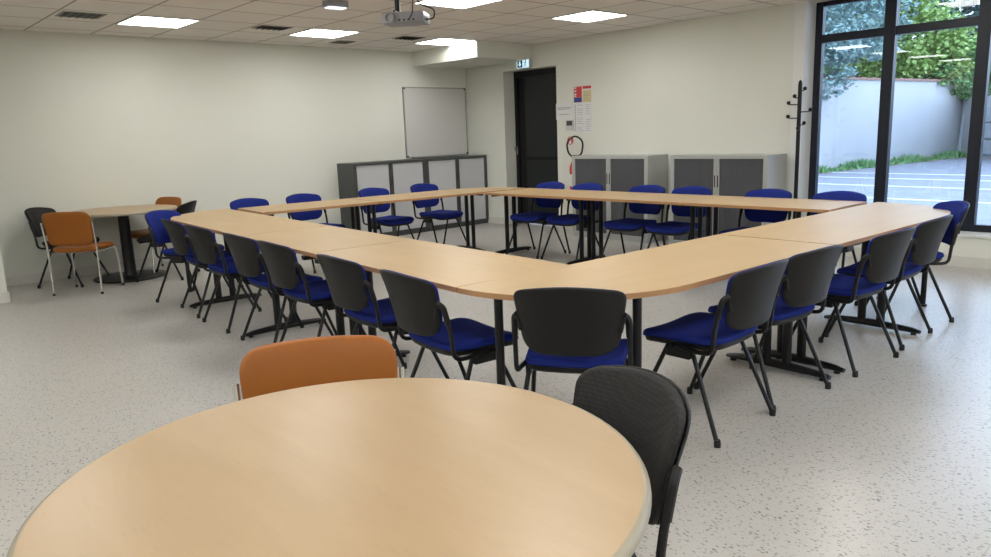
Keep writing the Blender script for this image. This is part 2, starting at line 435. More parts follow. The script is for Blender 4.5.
def vent(x0, x1, y0, y1, label):
    t = thing('ceiling_vent', label, 'air vent', ((x0+x1)/2, (y0+y1)/2, ZC), 0, 'ceiling air vents')
    w, d = (x1-x0)/2, (y1-y0)/2
    bm = bmn(); box(bm, -w-.02, w+.02, -d-.02, -d, -.006, -.001); box(bm, -w-.02, w+.02, d, d+.02, -.006, -.001)
    box(bm, -w-.02, -w, -d, d, -.006, -.001); box(bm, w, w+.02, -d, d, -.006, -.001); obj('frame', bm, 'vent', t, False)
    bm = bmn(); box(bm, -w, w, -d, d, -.003, -.001); obj('backing', bm, 'anth', t, False)
    n = 5
    for k in range(n):
        yy = -d+2*d*(k+.5)/n
        bm = bmn(); box(bm, -w, w, yy-.014, yy+.014, -.0015, .0015, mat=Matrix.Translation((0, 0, -.010)) @ Matrix.Translation((0, yy, 0)) @ Matrix.Rotation(.5, 4, 'X') @ Matrix.Translation((0, -yy, 0)))
        obj('slat', bm, 'dark', t, False)
vent(-7.87, -7.60, 1.90, 2.22, 'dark slotted air vent left of the leftmost light panel')
vent(-7.78, -7.58, 3.74, 4.06, 'dark slotted air vent between the two left light panels')
vent(-7.82, -7.60, 5.58, 5.88, 'dark slotted air vent just left of the panel by the bulkhead')
t = thing('ceiling_hatch', 'small dark rectangular grille in the ceiling close to the left wall', 'air grille', (-8.40, 5.20, ZC))
bm = bmn(); box(bm, -.12, .12, -.13, .13, -.008, -.001, .002); obj('plate', bm, 'vent', t, False)
bm = bmn(); box(bm, -.10, .10, -.11, .11, -.012, -.008); obj('grille', bm, 'dark', t, False)

t = thing('emergency_light', 'small grey emergency light box on the ceiling left of the projector', 'emergency light', (-5.98, 3.66, ZC), radians(0))
bm = bmn(); box(bm, -.055, .055, -.10, .10, -.055, -.001, .006); obj('housing', bm, 'plastic_g', t, False)
bm = bmn(); box(bm, -.045, .045, -.085, .085, -.066, -.055, .004); obj('lens', bm, 'emerglow', t, False)

# projector
t = thing('ceiling_projector', 'grey video projector hanging from the ceiling on a short black pole', 'projector', (-5.33, 3.93, ZC), radians(38))
bm = bmn(); tube(bm, [(-.06, 0, -.001), (-.06, 0, -.16)], .022, 14); lathe(bm, [(.055, -.001), (.055, -.015), (.03, -.03), (.02, -.03)], 20, (-.06, 0, 0)); obj('mounting_pole', bm, 'tube', t)
bm = bmn(); box(bm, -.15, .05, -.02, .02, -.172, -.16, .003); box(bm, -.07, -.05, -.11, .11, -.172, -.16, .003); obj('bracket', bm, 'tube', t, False)
bm = bmn(); box(bm, -.17, .19, -.12, .12, -.265, -.175, .016, seg=3); b1 = obj('casing', bm, 'plastic_g', t)
bm = bmn(); lathe(bm, [(.045, 0), (.045, .02), (.034, .03), (.030, .012)], 24); 
for v in bm.verts: v.co = Vector((-.09+v.co.x, -.13-v.co.z, -.222+v.co.y))
obj('lens', bm, 'plastic_g', t)
for (px, w) in ((.04, .02), (.085, .03), (.135, .018)):
    bm = bmn(); box(bm, .19, .193, -.11+px*.9, -.11+px*.9+w, -.245, -.215); obj('socket', bm, 'dark', t, False)
bm = bmn()
for px in (.0, .04, .08, .12):
    box(bm, -.02+px, -.005+px, -.132, -.129, -.25, -.235)
obj('port_row', bm, 'dark', t, False)
bm = bmn(); tube(bm, [(.10, .03, -.001), (.12, 0, -.10), (.27, -.03, -.16), (.26, -.03, -.235), (.19, -.03, -.235)], .006, 8, .08); obj('cable', bm, 'rubber', t)
bm = bmn(); tube(bm, [(.09, .03, -.001), (.10, -.10, -.10), (.12, -.19, -.20), (.08, -.17, -.25), (.06, -.13, -.245)], .005, 8, .08); obj('cable', bm, 'rubber', t)

# ---------------------------------------------------------------- whiteboard
t = thing('whiteboard', 'white wall board in a thin grey frame above the dark cabinets', 'whiteboard', (XL, 7.09, 1.06))
bm = bmn(); box(bm, .002, .016, -.58, .58, .015, 1.0); obj('writing_surface', bm, 'wboard', t, False)
bm = bmn(); box(bm, .0, .022, -.595, -.58, .0, 1.015); box(bm, .0, .022, .58, .595, .0, 1.015); box(bm, .0, .022, -.58, .58, 1.0, 1.015); box(bm, .0, .022, -.58, .58, .0, .015)
obj('frame', bm, 'alu', t, False)
for sy in (-1, 1):
    for z in (.0, .985):
        bm = bmn(); box(bm, -.0, .028, sy*.572-.012, sy*.572+.012, z+.016*(1 if z < .5 else 0)-.001, z+.016*(1 if z < .5 else 0)+.018, .002); obj('corner_clip', bm, 'shell', t, False)
bm = bmn(); box(bm, .02, .07, -.50, .50, -.004, .012, .003); obj('pen_tray', bm, 'alu', t, False)

# ---------------------------------------------------------------- cabinets
def cabinet(loc, rz, w, body, door, label, group):
    """front looks toward local -Y, base centre at origin"""
    t = thing('tambour_cabinet', label, 'cabinet', loc, rz, group)
    d, h = .41, 1.045
    bm = bmn()
    box(bm, -w/2, -w/2+.022, -d/2, d/2, .05, h); box(bm, w/2-.022, w/2, -d/2, d/2, .05, h)
    box(bm, -w/2+.022, w/2-.022, -d/2, d/2, h-.035, h); box(bm, -w/2+.022, w/2-.022, d/2-.012, d/2, .05, h-.035)
    box(bm, -w/2+.022, w/2-.022, -d/2, d/2-.012, .05, .075)
    box(bm, -w/2+.022, -w/2+.05, -d/2, -d/2+.02, .075, h-.035); box(bm, w/2-.05, w/2-.022, -d/2, -d/2+.02, .075, h-.035)
    obj('body', bm, body, t, False)
    bm = bmn(); box(bm, -w/2+.01, w/2-.01, -d/2+.008, d/2-.01, 0, .05); obj('plinth', bm, body, t, False)
    for s in (-1, 1):
        xa, xb = (-w/2+.05, -.035) if s < 0 else (.035, w/2-.05)
        bm = bmn(); n = 26
        rows = []
        for k in range(n*4+1):
            x = xa+(xb-xa)*k/(n*4); dep = (0, .002, .0045, .002)[(k+2) % 4]
            rows.append([Vector((x, -d/2+.012+.004-dep, .075)), Vector((x, -d/2+.012+.004-dep, h-.035))])
        quadgrid(bm, rows)
        dd = obj('tambour_door', bm, door, t, True)
        bm = bmn(); xx = s*.0185; box(bm, xx-.016, xx+.016, -d/2+.002, -d/2+.02, .075, h-.035, .002); st = obj('door_stile', bm, body, t, False)
        bm = bmn(); box(bm, xx-.006, xx+.006, -d/2-.002, -d/2+.004, .70, .83, .002)
        obj('handle', bm, 'dark', st, False)
    return t
g1_, g2_ = 'dark framed cabinets under the whiteboard', 'light grey framed cabinets along the back wall'
cabinet((XL+.21, 5.93, 0), pi/2, 1.205, 'anth', 'ltamb', 'anthracite low cabinet with pale doors, the left one of the pair by the left wall', g1_)
cabinet((XL+.21, 7.125, 0), pi/2, 1.175, 'anth', 'ltamb', 'anthracite low cabinet with pale doors, in the room corner below the whiteboard', g1_)
cabinet((-5.865, YB-.215, 0), 0, 1.19, 'lsteel', 'dtamb', 'light grey low cabinet with dark doors beside the fire extinguisher', g2_)
cabinet((-4.365, YB-.215, 0), 0, 1.19, 'lsteel', 'dtamb', 'light grey low cabinet with dark doors nearest the big window', g2_)

# ---------------------------------------------------------------- wall items by the door
t = thing('exit_sign', 'lit white and dark green exit sign above the black door', 'exit sign', (-7.665, YB, 2.255), 0)
bm = bmn(); box(bm, -.13, .13, -.06, -.0, .0, .125, .006); obj('housing', bm, 'plastic_w', t, False)
bm = bmn(); box(bm, -.12, .12, -.064, -.06, .008, .117); obj('lit_face', bm, 'exit', t, False)
bm = bmn(); box(bm, -.105, -.005, -.066, -.064, .014, .111); sq = obj('arrow_panel', bm, 'green_dark', t, False)
bm = bmn()
ar = [(-.012, .035), (.012, .035), (.012, .0), (.034, .0), (0, -.036), (-.034, .0), (-.012, .0)]
vs = [bm.verts.new((-.055+x, -.0672, .0625+z)) for x, z in ar]; bm.faces.new(vs); r = bmesh.ops.extrude_face_region(bm, geom=bm.faces[:]);
for v in [g for g in r['geom'] if isinstance(g, bmesh.types.BMVert)]: v.co.y += .001
obj('arrow', bm, 'exit', sq, False)
bm = bmn()
lathe(bm, [(.001, -.002), (.011, -.002), (.011, .0), (.001, .0)], 12)
for v in bm.verts: v.co = Vector((.058+v.co.x, -.065+v.co.z*.5, .098+v.co.y))
for a, c in (((.055, .085), (.045, .05)), ((.045, .05), (.07, .035)), ((.07, .035), (.075, .018)), ((.045, .05), (.03, .018)), ((.055, .08), (.08, .065)), ((.053, .08), (.03, .07))):
    d_ = Vector((c[0]-a[0], 0, c[1]-a[1])); n_ = Vector((-d_.z, 0, d_.x)).normalized()*.005
    A = Vector((a[0], -.0655, a[1])); B = Vector((c[0], -.0655, c[1]))
    q = [bm.verts.new(p) for p in (A+n_, B+n_, B-n_, A-n_)]; bm.faces.new(q)
obj('running_figure', bm, 'green_dark', t, False)

t = thing('safety_poster', 'tall safety poster with red, navy and yellow blocks on the back wall', 'poster', (-6.62, YB, 1.33))
bm = bmn(); box(bm, -.155, .155, -.004, -.0, .0, .62); obj('sheet', bm, 'paper', t, False)
bm = bmn(); box(bm, -.15, -.01, -.0055, -.004, .47, .61); obj('red_block', bm, 'red', t, False)
bm = bmn(); box(bm, -.15, -.01, -.0055, -.004, .405, .468); obj('navy_block', bm, 'navy', t, False)
bm = bmn(); box(bm, .005, .15, -.0055, -.004, .575, .61); obj('red_heading', bm, 'red', t, False)
bm = bmn(); box(bm, .005, .15, -.0055, -.004, .40, .555); obj('yellow_block', bm, 'cream', t, False)
bm = bmn()
for z in (.585, .545, .505, .48): box(bm, -.14, -.105, -.0065, -.0055, z, z+.018)
obj('white_pictogram_column', bm, 'paper', t, False)
bm = bmn()
for k in range(6): box(bm, .018, .135-(k % 3)*.02, -.0065, -.0055, .42+k*.021, .425+k*.021)
for k in range(15):
    box(bm, -.14, -.12, -.005, -.004, .03+k*.024, .042+k*.024)
    if k % 5 != 3: box(bm, -.10+.0, .02-(k*7 % 4)*.01, -.005, -.004, .03+k*.024, .034+k*.024)
    if k not in (7, 8): box(bm, .05, .14-(k*5 % 3)*.012, -.005, -.004, .03+k*.024, .034+k*.024)
obj('printed_text', bm, 'ink', t, False)
t = thing('paper_notice', 'plain white paper notice with a few lines, left of the safety poster', 'notice', (-6.95, YB, 1.52))
bm = bmn(); box(bm, -.15, .15, -.003, -.0, .0, .22); obj('sheet', bm, 'paper', t, False)
bm = bmn()
for z, w in ((.155, .26), (.135, .22), (.065, .18)): box(bm, -w/2, w/2, -.004, -.003, z, z+.008)
obj('printed_text', bm, 'ink', t, False)
t = thing('wall_thermostat', 'small dark control unit on a pale plate under the paper notice', 'thermostat', (-6.85, YB, 1.40))
bm = bmn(); box(bm, -.07, .07, -.012, -.0, -.03, .11, .003); obj('plate', bm, 'plastic_w', t, False)
bm = bmn(); box(bm, -.05, .05, -.02, -.012, .035, .10, .003); obj('display', bm, 'anth', t, False)
t = thing('fire_sign', 'small red extinguisher sign behind the black hose loop', 'sign', (-6.85, YB, 1.235))
bm = bmn(); lathe(bm, [(.055, 0), (.055, .004), (.001, .004)], 28)
for v in bm.verts: v.co = Vector((v.co.x, -v.co.z, v.co.y))
obj('red_disc', bm, 'red', t, False)
bm = bmn(); box(bm, -.02, .02, -.006, -.004, -.045, .03); box(bm, -.008, .03, -.006, -.004, .032, .045); obj('white_symbol', bm, 'paper', t, False)
t = thing('fire_extinguisher', 'red fire extinguisher with a black hose loop, half behind the grey cabinet', 'fire extinguisher', (-6.70, YB-.085, .45))
bm = bmn(); lathe(bm, [(.001, 0), (.07, 0), (.075, .015), (.075, .43), (.055, .49), (.025, .52), (.02, .53), (.001, .53)], 28); obj('cylinder', bm, 'redpaint', t)
bm = bmn(); box(bm, -.03, .09, -.014, .014, .575, .592, .004); box(bm, -.03, .07, -.012, .012, .545, .56, .004); tube(bm, [(0, 0, .53), (0, 0, .58)], .016, 12); obj('valve_handle', bm, 'rubber', t)
bm = bmn(); tube(bm, [(-.02, -.01, .56), (-.10, -.02, .62), (-.13, -.02, .76), (.02, -.02, .86), (.17, -.02, .78), (.14, -.02, .60), (.02, -.02, .56)], .012, 8, .12); obj('hose', bm, 'rubber', t)
bm = bmn(); box(bm, -.05, .05, -.0755, -.0745, .18, .34); 
obj('label_patch', bm, 'paper', t, False)
bm = bmn(); box(bm, -.03, .03, .072, .085, .25, .40); obj('wall_bracket', bm, 'rubber', t, False)

# coat stand
t = thing('coat_stand', 'slim black coat stand with round knobs in front of the window post', 'coat stand', (-3.565, YB-.20, 0))
bm = bmn(); tube(bm, [(0, 0, .02), (0, 0, 1.75)], .020, 16); lathe(bm, [(.020, 1.75), (.014, 1.775), (.001, 1.79)], 16); obj('pole', bm, 'tube', t)
bm = bmn(); lathe(bm, [(.001, 0), (.17, 0), (.17, .012), (.05, .03), (.022, .045), (.001, .045)], 32); obj('base', bm, 'tube', t)
for z, a, L_ in ((1.70, -20, .065), (1.63, 240, .06), (1.565, 215, .105), (1.49, 20, .105), (1.43, 200, .105), (1.36, -20, .07), (1.31, -70, .06)):
    dx, dy_ = cos(radians(a))*L_, sin(radians(a))*L_
    bm = bmn(); tube(bm, [(0, 0, z-.02), (dx*.9, dy_*.9, z-.018), (dx, dy_, z)], .0055, 8, .02)
    s_ = bmesh.new(); bmesh.ops.create_uvsphere(s_, u_segments=14, v_segments=8, radius=.020); merge(bm, s_, Matrix.Translation((dx, dy_, z)))
    obj('coat_peg', bm, 'tube', t)

# ---------------------------------------------------------------- chairs
def back_fn(z0, y0, tilt, wrap):
    """pad coordinates x, y(up), t(+ toward front, i.e. -Y)"""
    def fn(x, y, t):
        yy = y0+y*sin(tilt)-wrap*abs(x/.23)**2.3-(t)*cos(tilt)
        # a light lumbar curve
        yy += -.012*cos(y/.17*1.5)
        return Vector((x, yy, z0+y*cos(tilt)-t*sin(tilt)*0))
    return fn
def leg_bm(sx, sy, foot, r=.0105, top=.415):
    bm = bmn()
    tube(bm, [(sx*.195, 0, top), (sx*.195, sy*.055, top), (sx*foot[0], sy*foot[1], .012)], r, 10, .045)
    return bm
def foot_bm(sx, sy, foot):
    bm = bmn(); p = Vector((sx*foot[0], sy*foot[1], .0)); d = Vector((sx*.195, sy*.055, .415))-p; d.normalize()
    lathe(bm, [(.001, 0), (.0145, 0), (.015, .018), (.0125, .034), (.001, .034)], 12, tuple(p)); return bm
def make_chair(name, label, kind, group=None):
    t = thing(name, label, 'chair', (0, 0, 0), 0, group)
    fab, shell, tb = {'blue': ('blue', 'shell', 'tube'), 'black': ('knit', 'shell', 'tube')}[kind]
    # seat: front is -Y
    so = rrect(.40, .405, (.07, .07, .09, .09), 6, .46)
    def sfn(x, y, tt):
        drop = -.020*max(0, (-y-.10)/.11)**2 if y < -.10 else 0
        return Vector((x, y-.015, .425+tt+drop+.010*(x/.2)**2+(.012*(max(0, y-.1)/.1)**2)))
    bm = bmn(); pad(bm, so, .030, .012, sfn); obj('seat', bm, fab, t, angle=60)
    so2 = [(x*.96, y*.96) for x, y in so]
    bm = bmn(); pad(bm, so2, .004, .026, lambda x, y, tt: sfn(x, y, tt-.012)); obj('seat_shell', bm, shell, t, angle=60)
    # back: centre z .655, height .33
    bo = rrect(.450, .272, (.045, .045, .085, .085), 7, .375, arch=.034)
    fn = back_fn(.634, .300, .27, .078)
    bm = bmn(); pad(bm, [(x*.985, y*.99) for x, y in bo], .022, .004, fn); obj('backrest_cushion', bm, fab, t, angle=60)
    bm = bmn(); pad(bm, [(x*1.005, y*1.0) for x, y in bo], .003, .012, lambda x, y, tt: fn(x, y, tt-.008)); obj('backrest_shell', bm, shell, t, angle=60)
    for s in (-1, 1):
        bm = bmn(); tube(bm, [(s*.205, -.02, .405), (s*.228, .10, .400), (s*.232, .185, .405), (s*.232, .196, .53), (s*.226, .226, .65)], .0105, 10, .05, 1.0)
        u = obj('back_upright', bm, tb, t)
        bm = bmn(); tube(bm, [(s*.230, .206, .570), (s*.226, .226, .650), (s*.208, .248, .668)], .0135, 10, .03); tube(bm, [(s*.210, .244, .668), (s*.197, .246, .60)], .009, 8)
        obj('bracket', bm, shell, u)
        bm = bmn(); box(bm, s*.205-.013, s*.205+.013, -.062, .062, .352, .398, .006); obj('linking_block', bm, shell, t, False)
        for sy in (-1, 1):
            L = obj('leg', leg_bm(s, sy, (.247, .228)), tb, t)
            obj('rubber_foot', foot_bm(s, sy, (.247, .228)), 'rubber', L)
    bm = bmn(); tube(bm, [(-.195, .03, .402), (.195, .03, .402)], .010, 8); tube(bm, [(-.195, -.04, .402), (.195, -.04, .402)], .010, 8); obj('cross_bar', bm, tb, t)
    return t
def make_orange(name, label, group=None):
    t = thing(name, label, 'chair', (0, 0, 0), 0, group)
    so = rrect(.42, .41, (.07, .07, .09, .09), 6, .45)
    bm = bmn(); pad(bm, so, .030, .022, lambda x, y, tt: Vector((x, y-.02, .425+tt+.008*(x/.2)**2-(.02*max(0, (-y-.1)/.1)**2)))); obj('seat', bm, 'vinyl', t, angle=60)
    bo = rrect(.455, .315, (.075, .075, .07, .07), 7, .42, arch=.012)
    fn = back_fn(.635, .245, .15, .035)
    bm = bmn(); pad(bm, bo, .022, .014, fn); obj('backrest', bm, 'vinyl', t, angle=60)
    for s in (-1, 1):
        bm = bmn(); tube(bm, [(s*.236, .222, .70), (s*.230, .190, .43), (s*.228, .205, .012)], .0095, 10, .06); L = obj('leg', bm, 'chrome', t)
        bm = bmn(); lathe(bm, [(.001, 0), (.013, 0), (.013, .022), (.001, .022)], 12, (s*.228, .205, 0)); obj('rubber_foot', bm, 'rubber', L)
        bm = bmn(); tube(bm, [(s*.226, .20, .405), (s*.226, -.185, .410), (s*.232, -.215, .012)], .0095, 10, .04); L = obj('leg', bm, 'chrome', t)
        bm = bmn(); lathe(bm, [(.001, 0), (.013, 0), (.013, .022), (.001, .022)], 12, (s*.232, -.215, 0)); obj('rubber_foot', bm, 'rubber', L)
    bm = bmn(); tube(bm, [(-.226, .09, .398), (.226, .09, .398)], .008, 8); tube(bm, [(-.226, -.12, .400), (.226, -.12, .400)], .008, 8); obj('cross_bar', bm, 'chrome', t)
    return t

def heading(deg): return radians(deg+90)   # local -Y looks along the heading
G = 'blue and black chairs around the conference tables'
CH = [
 # x, y, heading, label
 (-6.76, 2.45, 32, 'blue fabric chair at the outer left table corner, showing its blue front'),
 (-6.13, 2.385, 84, 'black backed blue chair closest to the left corner of the near table row'),
 (-5.48, 2.33, 88, 'black backed blue chair second in the near left row, counted from the far end'),
 (-4.71, 2.30, 88, 'black backed blue chair third in the near left row, counted from the far end'),
 (-4.14, 2.27, 87, 'black backed blue chair fourth in the near left row, above the orange chair'),
 (-3.32, 2.22, 86, 'black backed blue chair behind the right end of the orange chair'),
 (-2.64, 2.16, 84, 'black backed blue chair left of the near corner, its blue seat in full view'),
 (-2.03, 2.31, 125, 'blue chair seen squarely from behind at the near rounded table corner'),
 (-1.82, 2.965, 180, 'nearest chair of the right row, blue seat and black back seen from the side'),
 (-1.81, 3.52, 174, 'second chair of the right row, behind the nearest one'),
 (-1.74, 4.28, 176, 'third chair of the right row, with a gap before it'),
 (-1.75, 4.93, 180, 'fourth chair of the right row, just before the blue fronted corner chair'),
 (-1.84, 5.60, 219, 'blue chair at the far right table corner, blue front facing the room'),
 (-7.20, 3.37, 4, 'blue chair at the left table row with only its blue top showing, nearest the corner'),
 (-7.17, 3.98, 4, 'second chair along the left wall side, before the dark cabinet'),
 (-7.10, 4.85, 4, 'blue chair in front of the left dark cabinet'),
 (-7.06, 5.56, 4, 'blue chair in front of the cabinet below the whiteboard'),
 (-5.86, 5.98, 270, 'blue chair in front of the black door'),
 (-5.31, 5.99, 270, 'blue chair just right of the fire extinguisher'),
 (-4.52, 5.99, 270, 'blue chair before the right edge of the first light grey cabinet'),
 (-4.00, 5.99, 270, 'blue chair before the left door of the second light grey cabinet'),
 (-3.20, 5.96, 270, 'blue chair before the right door of the cabinet nearest the window'),
 (-2.58, 5.96, 270, 'blue chair directly in front of the window at the back table row'),
]
proto = make_chair('conference_chair', CH[0][3], 'blue', G)
for i, (x, y, hd, lab) in enumerate(CH):
    if i == 0: proto.location = (x, y, 0); proto.rotation_euler = (0, 0, heading(hd))
    else: dup(proto, (x, y, 0), heading(hd), lab)
GB = 'black chairs at the round tables'
bp_ = make_chair('black_chair', 'black knit fabric chair pushed up to the near round table', 'black', GB)
bp_.location = (-1.105, 1.085, 0); bp_.rotation_euler = (0, 0, heading(250))
dup(bp_, (-8.575, 1.88, 0), heading(44), 'black chair against the left wall, left of the orange chair')
dup(bp_, (-8.08, 2.66, 0), heading(230), 'black chair right of the far round table, behind the blue corner chair')
GO = 'orange chairs at the round tables'
op_ = make_orange('orange_chair', 'large orange brown vinyl chair behind the near round table', GO)
op_.location = (-1.69, .898, 0); op_.rotation_euler = (0, 0, heading(-30))
dup(op_, (-7.99, 1.86, 0), heading(139), 'orange vinyl chair with chrome legs in front of the far round table')
dup(op_, (-8.60, 2.73, 0), heading(286), 'orange vinyl chair behind the far round table, only its top edge clear')

# ---------------------------------------------------------------- tables
ZT = .726
def t_leg(parent, x, yc, L_=.62, sp=.122):
    """T-leg: foot bar along local Y, two oval posts"""
    bm = bmn()
    rows = []
    for k in range(13):
        s = k/12*2-1; y = yc+s*L_/2; hh = .050-.020*abs(s)**1.5; ww = .030-.006*abs(s)
        if k in (0, 12): ww *= .7; hh *= .75
        rows.append([Vector((x+ww*cos(a)*1.0, y, .012+hh/2+hh/2*sin(a))) for a in [2*pi*j/12+.26 for j in range(12)]])
    quadgrid(bm, rows, True, True, True)
    ft = obj('leg_foot', bm, 'tube', parent)
    for s in (-1, 1):
        bm = bmn(); lathe(bm, [(.001, 0), (.018, 0), (.016, .016), (.001, .016)], 12, (x, yc+s*(L_/2-.04), 0)); obj('glide', bm, 'rubber', ft)
        bm = bmn(); tube(bm, [(x, yc+s*sp/2, .045), (x, yc+s*sp/2, ZT-.03)], .027, 14, flat=.72); obj('leg_post', bm, 'tube', parent)
    bm = bmn(); box(bm, x-.02, x+.02, yc-.27, yc+.27, ZT-.050, ZT-.024, .004); obj('top_bracket', bm, 'tube', parent, False)
def corner_post(parent, x, y):
    bm = bmn(); tube(bm, [(x, y, .02), (x, y, ZT-.024)], .019, 16); p = obj('leg_post', bm, 'tube', parent)
    bm = bmn(); lathe(bm, [(.001, 0), (.030, 0), (.030, .012), (.012, .02), (.001, .02)], 16, (x, y, 0)); obj('glide', bm, 'rubber', p)
def table(name, label, loc, rz, outline, legs=(), posts=(), yc=0, group='conference tables forming a square'):
    t = thing(name, label, 'table', loc, rz, group)
    bm = bmn(); prism(bm, outline, ZT-.024, ZT, .0012); obj('tabletop', bm, 'wood', t, angle=25)
    # edge band: thin strip just proud of the top's side
    n = len(outline); bm = bmn(); nrm = []
    for i in range(n):
        a = Vector(outline[i-1]); c = Vector(outline[(i+1) % n]); d = (c-a).normalized(); nrm.append(Vector((d.y, -d.x)))
    o1 = [Vector(p)+nn*.0012 for p, nn in zip(outline, nrm)]
    rows = [[Vector((p.x, p.y, z)) for p in o1] for z in (ZT-.0235, ZT-.002)]
    quadgrid(bm, rows, True); obj('edge_band', bm, 'edge', t, angle=30)
    for (x, *yy) in legs: t_leg(t, x, yy[0] if yy else yc)
    for x, y in posts: corner_post(t, x, y)
    return t
def rect_out(L_, W_): return [(0, -W_/2), (L_, -W_/2), (L_, W_/2), (0, W_/2)]
def round_out(L_, W_, side, R=.70, n=14):
    """rounded corner at far end x=L on the side (-1: y=-W/2, +1: y=+W/2)"""
    R = min(R, W_-.02); pts = [(0, -W_/2)]
    if side < 0:
        for k in range(n+1):
            a = -pi/2+pi/2*k/n; pts.append((L_-R+R*cos(a), -W_/2+R+R*sin(a)))
        pts += [(L_, W_/2), (0, W_/2)]
    else:
        pts.append((L_, -W_/2))
        for k in range(n+1):
            a = pi/2*k/n; pts.append((L_-R+R*cos(a), W_/2-R+R*sin(a)))
        pts.append((0, W_/2))
    return pts
def at(P, ang, u, v): return (P[0]+cos(ang)*u-sin(ang)*v, P[1]+sin(ang)*u+cos(ang)*v, 0)
# row C: starts at the near corner and runs to the left (local x = -X); local +y = -Y (outer side)
W = .70; gap = .008
aC = pi-.0743; PC = (-2.43, 1.985)
# origin on the centre line: outer edge is local +y
def rowC(u): return at(PC, aC, u, -W/2)
table('conference_table', 'straight beech table of the near left row, next to the near rounded corner', rowC(gap), aC, rect_out(1.45-gap, W), [(1.36, .10)], [])
table('conference_table', 'short beech table in the middle of the near left row', rowC(1.45+gap), aC, rect_out(1.20-gap, W), [(.09, .10), (1.11, .10)])
table('conference_table', 'beech table ending in the rounded far left corner', rowC(2.65+gap), aC, round_out(2.32, W, 1), [(1.22, .10)], [(2.0, .18), (1.85, -.25)])
# row D: from the near corner along +Y; outer side is +X = local -y
aD = pi/2-.037; PD = (-2.43, 1.985); WD = .715
def rowD(u): return at(PD, aD, u, -WD/2)
# near corner: round at x=0 end, so run that table from the seam back toward the viewer
LD1 = 2.0
p0 = rowD(LD1-gap); table('conference_table', 'nearest beech table with the big rounded corner toward the round table', p0, aD+pi, round_out(LD1-gap, WD, 1, .69), [(.10, .10)], [(1.935, -.15), (1.56, .28)])
bm = bmn(); tube(bm, [(1.66, .235, .03), (1.56, .28, .035), (1.40, .355, .026)], .022, 10, .02); nt_ = [o for o in C.objects if o.name.startswith('conference_table')][3]; obj('leg_foot', bm, 'tube', nt_)
table('conference_table', 'beech table by the window with the rounded far right corner', rowD(LD1+gap), aD, round_out(2.22, WD, -1, .69), [(.05, -.10), (1.11, -.10)], [(1.95, -.12), (2.0, .2)])
# row B: back row along -X
YB0, YB1 = 5.51, 6.21
xs = [-2.345, -3.61, -4.93, -6.165]
labB = ['back row beech table at its right end, under the window', 'middle beech table of the back row', 'back row beech table at its left end, before the black door']
for i in range(3):
    L_ = xs[i]-xs[i+1]-gap
    table('conference_table', labB[i], (xs[i]-gap, (YB0+YB1)/2, 0), pi, rect_out(L_, .70), ([(L_-.075,)] if i == 0 else [(.075,), (L_-(.03 if i == 2 else .075),)]), [(.30, -.2), (.30, .2)] if i == 0 else [])
# row A: along the left wall, slightly turned
aA = pi/2-.105; PA = (-6.55, 3.03); WA = .72
def rowA(u): return at(PA, aA, u, WA/2)
table('conference_table', 'beech table at the start of the left wall row, next to the rounded left corner', rowA(.03), aA, rect_out(1.22-gap, WA), [(1.11,), (.12,)])
table('conference_table', 'beech table in the far corner of the square, before the dark cabinets', rowA(1.25+gap), aA, round_out(1.93, WA, 1), [(.075,), (1.36,)])

def round_table(loc, R, label, RB=.31):
    t = thing('round_table', label, 'table', loc, 0, 'round tables')
    bm = bmn(); lathe(bm, [(.001, ZT-.022), (R-.016, ZT-.022), (R-.016, ZT-.001), (R-.015, ZT), (.001, ZT)], 96); obj('tabletop', bm, 'rwood', t, angle=30)
    bm = bmn(); lathe(bm, [(R-.016, ZT-.028), (R-.004, ZT-.026), (R, ZT-.018), (R-.001, ZT-.010), (R-.005, ZT-.004), (R-.012, ZT-.0003), (R-.016, ZT-.0003)], 96)
    obj('edge_band', bm, 'redge', t, angle=60)
    bm = bmn(); lathe(bm, [(.001, .022), (.075, .022), (.06, .06), (.055, ZT-.05), (.10, ZT-.028), (.10, ZT-.022), (.001, ZT-.022)], 32); obj('pedestal_column', bm, 'tube', t)
    bm = bmn(); lathe(bm, [(.001, 0), (RB-.005, 0), (RB, .006), (RB-.005, .014), (.16, .024), (.001, .026)], 48); obj('pedestal_base', bm, 'tube', t)
    return t
round_table((-1.215, .70, 0), .585, 'large round beech table filling the foreground', .25)
round_table((-8.435, 2.385, 0), .54, 'small looking round beech table on a black pedestal by the left wall', .365)

# ---------------------------------------------------------------- outdoors
bm = bmn(); box(bm, -40, 30, YB+TH, 60, -.2, -.01); gnd = struct('ground_outside', bm, 'asphalt')
def strip(p, q, w, z0, z1, mat, name, label, cat):
    bm = bmn(); p = Vector(p); q = Vector(q); d = (q-p).normalized(); n = Vector((-d.y, d.x))*w/2
    t = bmesh.new(); prism(t, [tuple(p-n), tuple(q-n), tuple(q+n), tuple(p+n)], z0, z1); t2 = t
    o = obj(name, t2, mat, None, False); bm.free(); return tag(o, label, cat, 'painted parking lines')
for p, q, lab in (((-10.5, 20.6), (3, 19.2), 'white parking line farthest from the window, near the wall'),
                ((-10.4, 18.95), (3, 17.6), 'white parking line across the middle of the car park'),
                ((-10.2, 16.9), (3, 15.6), 'white parking line nearest the window but one'),
                ((-9.8, 14.3), (3, 13.2), 'white parking line nearest the window')):
    strip(p, q, .12, -.01, -.006, 'line', 'parking_line', lab, 'road marking')
def wallseg(bm, pts, h, th=.3):
    for a, c in zip(pts[:-1], pts[1:]):
        a = Vector(a); c = Vector(c); d = (c-a).normalized(); n = Vector((-d.y, d.x))*th/2
        prism(bm, [tuple(a-n), tuple(c-n), tuple(c+n), tuple(a+n)], -.01, h)
WP = [(-10.6, 9.5), (-9.45, 21.0), (-8.45, 29.9)]
